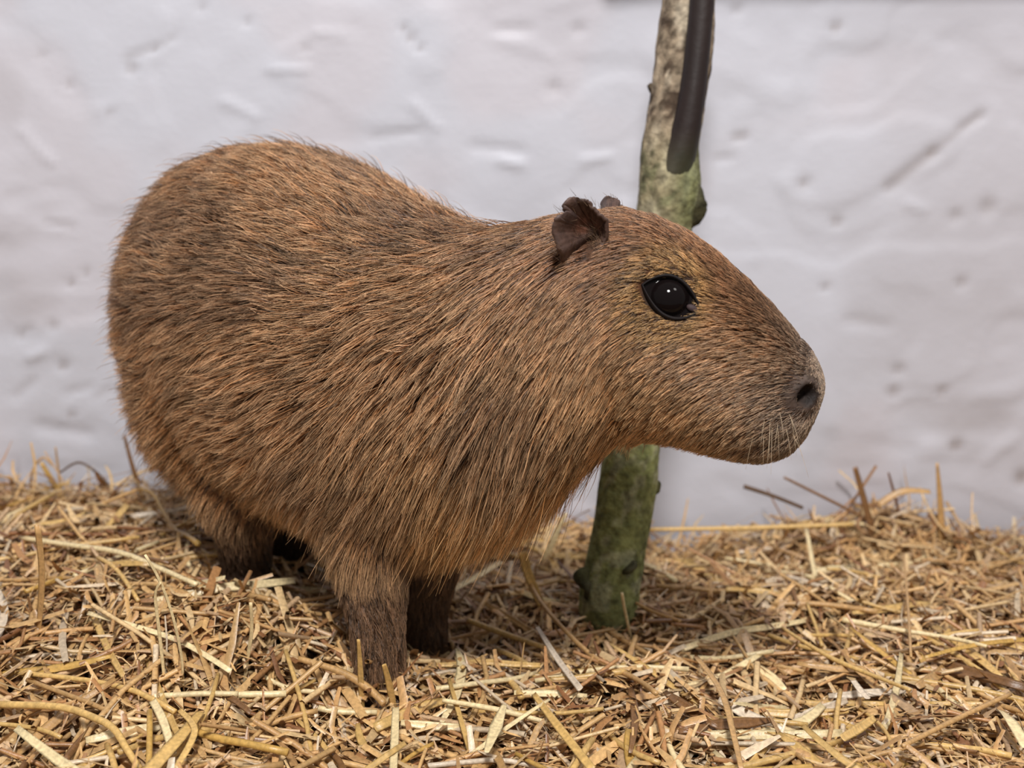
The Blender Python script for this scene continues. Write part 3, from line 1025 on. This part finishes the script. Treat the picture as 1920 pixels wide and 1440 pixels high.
def scatter(n, rs):
    x = -0.95 + 1.9 * rs.rand(n); y = 0.33 + (WALL_Y - 0.02 - 0.33) * rs.rand(n)
    near_ = np.abs(x) < 0.55 * y + 0.12
    k = near_ | (rs.rand(n) < 0.45)
    k &= ~blocked(x, y)
    return x[k], y[k]


chunks = []
def layer(n, kind, L0, L1, w0, w1, z0, z1, tl, bd, K):
    x, y = scatter(n, sr); m = len(x)
    chunks.append(build_straws(x, y, sr.rand(m) * 6.283, L0 + (L1 - L0) * sr.rand(m) ** 1.5, w0 + (w1 - w0) * sr.rand(m), z0 + (z1 - z0) * sr.rand(m),
                               sr.randn(m) * tl, sr.randn(m) * bd, kind, pal(m, sr), K, sr))


layer(9000, 0, .05, .15, .0024, .0042, -.036, -.006, .10, .05, 4)
layer(6000, 0, .03, .12, .0022, .0044, -.012, .004, .16, .06, 4)
layer(9000, 1, .02, .09, .0025, .0065, -.020, .003, .22, .08, 4)
layer(5000, 1, .015, .05, .002, .006, -.006, .006, .35, .10, 4)
layer(30000, 1, .004, .016, .0010, .0036, -.016, .006, .6, .15, 3)
layer(9000, 1, .006, .022, .0014, .0040, -.004, .008, .7, .2, 3)
layer(14000, 1, .010, .035, .0006, .0014, -.012, .006, .4, .15, 4)
# springy loose ends along the wall
m = 420
x = -0.6 + 1.2 * sr.rand(m); y = 0.93 + 0.07 * sr.rand(m)
chunks.append(build_straws(x, y, sr.rand(m) * 6.283, .02 + .05 * sr.rand(m), .0012 + .002 * sr.rand(m), .004 + .012 * sr.rand(m) * (x < -.25) + .006 * sr.rand(m),
                           sr.randn(m) * 0.55, sr.randn(m) * 0.25, 1, pal(m, sr), 6, sr))
off = 0; VS = []; FS = []; CS = []
for (V, F, c) in chunks:
    VS.append(V); FS.append(F + off); CS.append(c); off += len(V)
bed = mesh_obj('straw_bedding', np.concatenate(VS), np.concatenate(FS), straw_m, color=np.concatenate(CS), smooth=True)
tag(bed, 'thick layer of golden straw and chaff covering the ground up to the wall', 'straw', kind='stuff')


def stalk_mesh(path, widths, kind, colr, rs, K=9):
    """one straw along a world path, returned as an object whose origin is the path's first point"""
    P = resample(path, K); o0 = P[0].copy(); P = P - o0
    wd = np.interp(np.linspace(0, 1, K), np.linspace(0, 1, len(widths)), widths)
    Tn = norm(np.gradient(P, axis=0))
    ref = np.array([0, -0.75, 0.65])
    sd = norm(np.cross(Tn, ref)); upv = np.cross(sd, Tn)
    V = []
    if kind == 0:
        ns = 7; r_ = rs.rand() * 6
        for i in range(K):
            a = r_ + np.arange(ns) * 2 * math.pi / ns
            V.append(P[i] + wd[i] / 2 * (np.cos(a)[:, None] * sd[i] + 0.85 * np.sin(a)[:, None] * upv[i]))
        V, F = loft(V)
    else:
        tw = (rs.rand() - .5) * 0.5; dtw = (rs.rand() - .5) * 0.7
        prof = np.array([(-1, 0.0), (-.5, .28), (0, .36), (.5, .28), (1, 0), (.5, .16), (0, .22), (-.5, .16)])
        for i in range(K):
            a = tw + dtw * i / K
            ax_ = math.cos(a) * sd[i] + math.sin(a) * upv[i]; nx_ = -math.sin(a) * sd[i] + math.cos(a) * upv[i]
            V.append(P[i] + wd[i] / 2 * (prof[:, :1] * ax_ - prof[:, 1:] * nx_))
        V, F = loft(V)
    n = len(V)
    cv = np.tile(colr, (n, 1)) * (0.9 + 0.2 * fbm(V[:, 0] * 200, V[:, 1] * 200, V[:, 2] * 200, 301, 2))[:, None]
    ob = mesh_obj('straw_stalk', V, F, straw_m, color=np.clip(cv, 0, 1))
    ob.location = o0
    return ob


GOLD = lin(212, 174, 108); PALE = lin(232, 210, 162); WHITE = lin(222, 204, 180); TAN = lin(190, 150, 98); BROWN = lin(128, 92, 58); YEL = lin(196, 156, 84); DARK = lin(96, 72, 52)
# stalks one can pick out in the photograph: (pixels, widths in pixels, kind, colour, mode, lift, label)
# mode 's' lies on the bedding, 'u' stands with its LAST point in the bedding, 'w' stands close to the wall
HERO = [
    ([(38, 1008), (130, 1022), (225, 1036), (300, 1066), (369, 1096)], [10, 11, 9], 0, PALE, 's', .012, 'long pale straight stalk lying on the high bedding behind the hind feet'),
    ([(164, 1149), (240, 1170), (328, 1198), (385, 1228), (432, 1258)], [9, 11, 11], 1, PALE, 's', .010, 'long greenish-gold stalk pointing at the near front foot'),
    ([(272, 1040), (301, 1092), (325, 1160), (340, 1231), (343, 1270)], [5, 7, 6], 1, PALE, 'u', .004, 'thin bent pale blade standing with a crook at its top'),
    ([(301, 1092), (291, 1115), (298, 1180), (307, 1262)], [5, 7, 6], 1, PALE, 'u', .004, 'thin pale blade hanging from the bent one'),
    ([(70, 985), (78, 1063), (77, 1120), (73, 1174)], [12, 15, 9], 1, TAN, 'u', .004, 'wide upright tan blade beside the long pale stalk'),
    ([(377, 1333), (340, 1378), (279, 1445)], [16, 26, 30], 1, GOLD, 's', .012, 'broad golden blade rising from the front edge of the bedding'),
    ([(-10, 1321), (110, 1325), (175, 1345), (213, 1366), (238, 1405), (262, 1442)], [16, 15, 13], 0, GOLD, 's', .012, 'thick golden stalk with a sharp downward bend'),
    ([(255, 916), (285, 924), (305, 958), (328, 993), (352, 1005), (372, 1020)], [5, 7, 8, 11], 0, YEL, 's', .016, 'kinked yellow stem leaning towards the near hind foot'),
    ([(113, 886), (147, 867), (180, 885), (205, 912)], [4, 5, 6], 0, DARK, 'w', .0, 'dark arched stem standing out against the wall'),
    ([(233, 817), (246, 866), (262, 918)], [5, 9, 10], 1, BROWN, 'w', .0, 'brown upright blade standing against the wall by the rump'),
    ([(77, 867), (95, 897), (113, 927), (132, 956)], [7, 13, 10], 1, YEL, 'w', .02, 'yellow leaf blade leaning by the wall'),
    ([(58, 930), (60, 885), (80, 858), (98, 872)], [5, 5, 4], 0, TAN, 'w', .01, 'thin looped stem at the wall over the yellow leaf'),
    ([(104, 838), (108, 870), (112, 905)], [3, 5, 5], 0, TAN, 'w', .0, 'short thin stem upright at the wall'),
    ([(0, 925), (60, 922), (130, 905)], [7, 8, 6], 0, GOLD, 'w', .01, 'golden stem lying level along the wall'),
    ([(940, 1052), (900, 1077), (830, 1115), (765, 1151)], [12, 14, 13], 1, PALE, 's', .018, 'pale flat stalk touching the near front leg at the wrist'),
    ([(672, 1199), (675, 1245), (678, 1310)], [6, 13, 11], 1, GOLD, 'u', .004, 'split golden stalk standing upright before the near front foot'),
    ([(720, 1246), (728, 1275), (736, 1315)], [9, 14, 12], 1, GOLD, 'u', .004, 'short gold stub poking up at the toes'),
    ([(742, 1325), (740, 1380), (737, 1446)], [14, 17, 15], 1, PALE, 's', .014, 'pale flat blade running straight to the front edge of the bedding'),
    ([(946, 1320), (930, 1362), (912, 1410)], [10, 26, 10], 1, PALE, 's', .018, 'wide whitish twisted husk blade'),
    ([(1007, 1175), (1045, 1235), (1088, 1292)], [8, 12, 12], 1, WHITE, 's', .016, 'pale whitish stalk sloping down in front of the post'),
    ([(985, 1075), (1020, 1137), (1107, 1227), (1193, 1273), (1230, 1300)], [8, 10, 10], 0, TAN, 's', .016, 'long tan stalk passing just before the foot of the post'),
    ([(877, 1163), (950, 1190), (1022, 1214)], [12, 12, 9], 0, GOLD, 's', .010, 'golden stalk in the hollow right behind the front feet'),
    ([(1000, 1300), (1045, 1360), (1110, 1442)], [11, 17, 16], 1, GOLD, 's', .014, 'golden flat stalk running to the front edge below the post'),
    ([(830, 1313), (930, 1330), (1025, 1354)], [9, 12, 9], 0, PALE, 's', .010, 'pale round stalk lying across the front of the bedding'),
    ([(980, 1036), (990, 1075), (1012, 1128)], [18, 18, 10], 1, GOLD, 'u', .006, 'wide golden blade leaning between the chest and the post'),
    ([(1166, 1112), (1172, 1145), (1180, 1182)], [6, 6, 5], 0, PALE, 'u', .006, 'thin stem with a white husk tip standing at the foot of the post'),
    ([(1172, 1118), (1220, 1145), (1276, 1165)], [4, 7, 8], 0, TAN, 's', .014, 'thin tan stem leaning away from the foot of the post'),
    ([(1304, 1230), (1335, 1268), (1358, 1310), (1375, 1375), (1390, 1440)], [12, 13, 10], 1, TAN, 's', .016, 'long bowed tan stalk curving to the front edge'),
    ([(1512, 990), (1525, 1060), (1539, 1132), (1560, 1158), (1586, 1176)], [9, 13, 12], 1, PALE, 's', .016, 'pale stalk bent like a hockey stick'),
    ([(1580, 1162), (1680, 1180), (1785, 1197), (1850, 1212)], [12, 9, 7], 0, PALE, 's', .012, 'long pale round stalk lying parallel to the wall'),
    ([(1757, 868), (1762, 930), (1766, 1000)], [5, 13, 16], 1, TAN, 'w', .03, 'tall upright tan blade standing against the wall'),
    ([(1647, 946), (1692, 921), (1745, 922)], [12, 14, 10], 1, TAN, 'w', .03, 'arched tan blade beside the tall upright one'),
    ([(1603, 876), (1614, 915), (1625, 956)], [10, 13, 14], 1, BROWN, 'w', .03, 'short stiff brown stub before the wall'),
    ([(1215, 993), (1400, 990), (1600, 983)], [8, 10, 9], 0, GOLD, 'w', .06, 'long level golden stalk behind the post'),
    ([(1395, 912), (1450, 930), (1505, 952)], [9, 8, 7], 0, DARK, 'w', .04, 'dark stem sloping in front of the wall below the muzzle'),
    ([(1470, 895), (1520, 920), (1570, 945)], [5, 6, 6], 0, BROWN, 'w', .04, 'thin brown stem before the wall'),
    ([(1735, 1232), (1800, 1215), (1865, 1204), (1930, 1199)], [6, 9, 9], 1, YEL, 's', .014, 'yellow-green blade curving flat over the bedding'),
    ([(1467, 1177), (1510, 1205), (1565, 1237), (1640, 1268), (1707, 1294)], [7, 10, 7], 0, GOLD, 's', .014, 'long golden stalk crossing the middle of the open bedding'),
    ([(1692, 1399), (1790, 1350), (1895, 1301)], [9, 11, 9], 0, TAN, 's', .014, 'straight tan stalk at the front, rising towards the yellow-green blade'),
    ([(1580, 1384), (1610, 1366), (1642, 1345)], [15, 20, 14], 1, GOLD, 's', .014, 'short wide folded gold blade at the front'),
    ([(1694, 1039), (1702, 1130), (1708, 1232)], [5, 6, 5], 0, TAN, 's', .022, 'thin straight stem pointing at the wall'),
    ([(1599, 1275), (1612, 1292), (1627, 1309)], [11, 14, 12], 1, WHITE, 's', .016, 'small bright white straw flake'),
    ([(1002, 962), (955, 995), (905, 1032)], [6, 8, 9], 0, BROWN, 's', .045, 'brown twig-like stem under the chest'),
    ([(1062, 962), (1050, 985), (1040, 1008)], [5, 10, 12], 1, PALE, 'w', .08, 'pale pointed blade tip beside the post at the wall'),
    ([(335, 1330), (365, 1370), (330, 1440)], [10, 14, 12], 1, GOLD, 's', .012, 'golden blade crossing the broad one at the front'),
    ([(285, 1312), (305, 1350), (325, 1415)], [15, 17, 14], 1, PALE, 's', .012, 'pale wide stub beside the broad golden blade'),
    ([(0, 1100), (60, 1082), (150, 1040), (240, 945)], [10, 13, 14], 1, GOLD, 's', .010, 'long flat golden stalk crossing under the long pale one'),
    ([(470, 1130), (472, 1180), (465, 1230)], [6, 8, 6], 1, PALE, 'u', .006, 'thin pale blade upright before the hind feet'),
    ([(560, 1235), (640, 1260), (690, 1290), (720, 1320)], [12, 16, 14], 0, TAN, 's', .012, 'thick greyish stalk sloping under the near front toes'),
    ([(1875, 1330), (1895, 1350), (1925, 1400)], [16, 22, 22], 1, PALE, 's', .012, 'broad pale blade at the front corner of the bedding'),
]
hr = np.random.RandomState(77)
for (px, wpx, kind, colr, mode, lift, label) in HERO:
    if mode == 's':
        path = [hit_straw(x, y, lift) for (x, y) in px]
        if len(path) > 2:                          # keep depth even along the stalk
            Ys = np.array([p[1] for p in path]); k = np.linspace(0, 1, len(Ys))
            fit = np.polyval(np.polyfit(k, Ys, 1), k)
            path = [at_y(x, y, Y) for (x, y), Y in zip(px, fit)]
    elif mode == 'u':
        b = hit_straw(px[-1][0], px[-1][1], lift)
        path = [at_y(x, y, b[1] + 0.012 * (i / (len(px) - 1) - 1)) for i, (x, y) in enumerate(px)]
    else:
        path = [at_y(x, y, WALL_Y - 0.035 - lift) for (x, y) in px]
    sc = np.mean([p[1] for p in path]) / FPX * 1.03
    if mode in 'uw' and px[-1][1] > px[0][1] + 40:
        e = np.array(path[-1]); path.append(e + norm(e - np.array(path[-2])) * 0.025)
    ob = stalk_mesh(path, [w_ * sc for w_ in wpx], kind, colr, hr, K=15)
    tag(ob, label, 'straw', 'loose straw stalks on top of the bedding')

# the rest of the 300 that show largest, scattered over the top
nfill = 300 - len(HERO)
fr = np.random.RandomState(91)
ZONES = [(lambda x, y: y > 0.90, 'along the foot of the wall'),
         (lambda x, y: x < -0.16 and y > 0.66, 'beside the hind feet'),
         (lambda x, y: x < -0.12, 'in front of the hind feet'),
         (lambda x, y: x < 0.03, 'around the front feet'),
         (lambda x, y: x < 0.17, 'around the foot of the post'),
         (lambda x, y: True, 'on the open bedding beyond the post')]
made = 0
while made < nfill:
    y = 0.50 + 0.50 * fr.rand() ** 1.3
    x = (fr.rand() * 2 - 1) * (0.49 * y)
    if any(np.hypot(x - p[-1][0], y - p[-1][1]) < 0.04 for p, r in LEGS) or abs(x - 0.09) + abs(y - 0.785) < 0.05:
        continue
    if any((np.hypot(x - p[:, 0], y - p[:, 1]) < 0.05).any() for p, r in LEGS[:2]) and fr.rand() < 0.7:
        continue
    yaw = fr.rand() * 6.283; L_ = 0.035 + 0.085 * fr.rand() ** 1.4
    kind = 0 if fr.rand() < 0.5 else 1
    wd = (0.0026 + 0.0018 * fr.rand()) if kind == 0 else (0.003 + 0.0040 * fr.rand())
    tl = fr.randn() * 0.14; bd = fr.randn() * 0.06
    path = []
    g0 = float(G(x, y)); ok = True
    for t in np.linspace(-.5, .5, 5):
        lx = x + math.cos(yaw) * L_ * t - math.sin(yaw) * bd * L_ * (4 * t * t); ly = y + math.sin(yaw) * L_ * t + math.cos(yaw) * bd * L_ * (4 * t * t)
        if ly > WALL_Y - 0.02 or any(np.hypot(lx - p[-1][0], ly - p[-1][1]) < 0.03 for p, r in LEGS) or np.hypot(lx - 0.09, ly - 0.785) < 0.03:
            ok = False
        path.append(np.array([lx, ly, 0.5 * g0 + 0.5 * float(G(lx, ly)) + 0.005 + tl * L_ * t]))
    if not ok:
        continue
    ci = fr.choice(6, p=[.34, .22, .25, .05, .07, .07])
    colr = [GOLD, PALE, TAN, WHITE, YEL, BROWN][ci] * (0.8 + 0.25 * fr.rand())
    cname = ['golden', 'pale', 'tan', 'whitish', 'yellow', 'brown'][ci]
    ws = [wd, wd, wd * 0.9] if kind == 0 else [wd * (0.3 + .5 * fr.rand()), wd, wd, wd * (0.4 + .5 * fr.rand())]
    ob = stalk_mesh(path, ws, kind, colr, fr, K=8)
    zone = next(nm for f, nm in ZONES if f(x, y))
    shape = ('short ' if L_ < 0.05 else 'medium-length ' if L_ < 0.085 else 'long ') + ('round' if kind == 0 else 'flat split')
    tag(ob, '%s %s straw stalk lying loose %s' % (cname, shape, zone), 'straw', '%s %s stalks %s' % (cname, shape, zone))
    made += 1
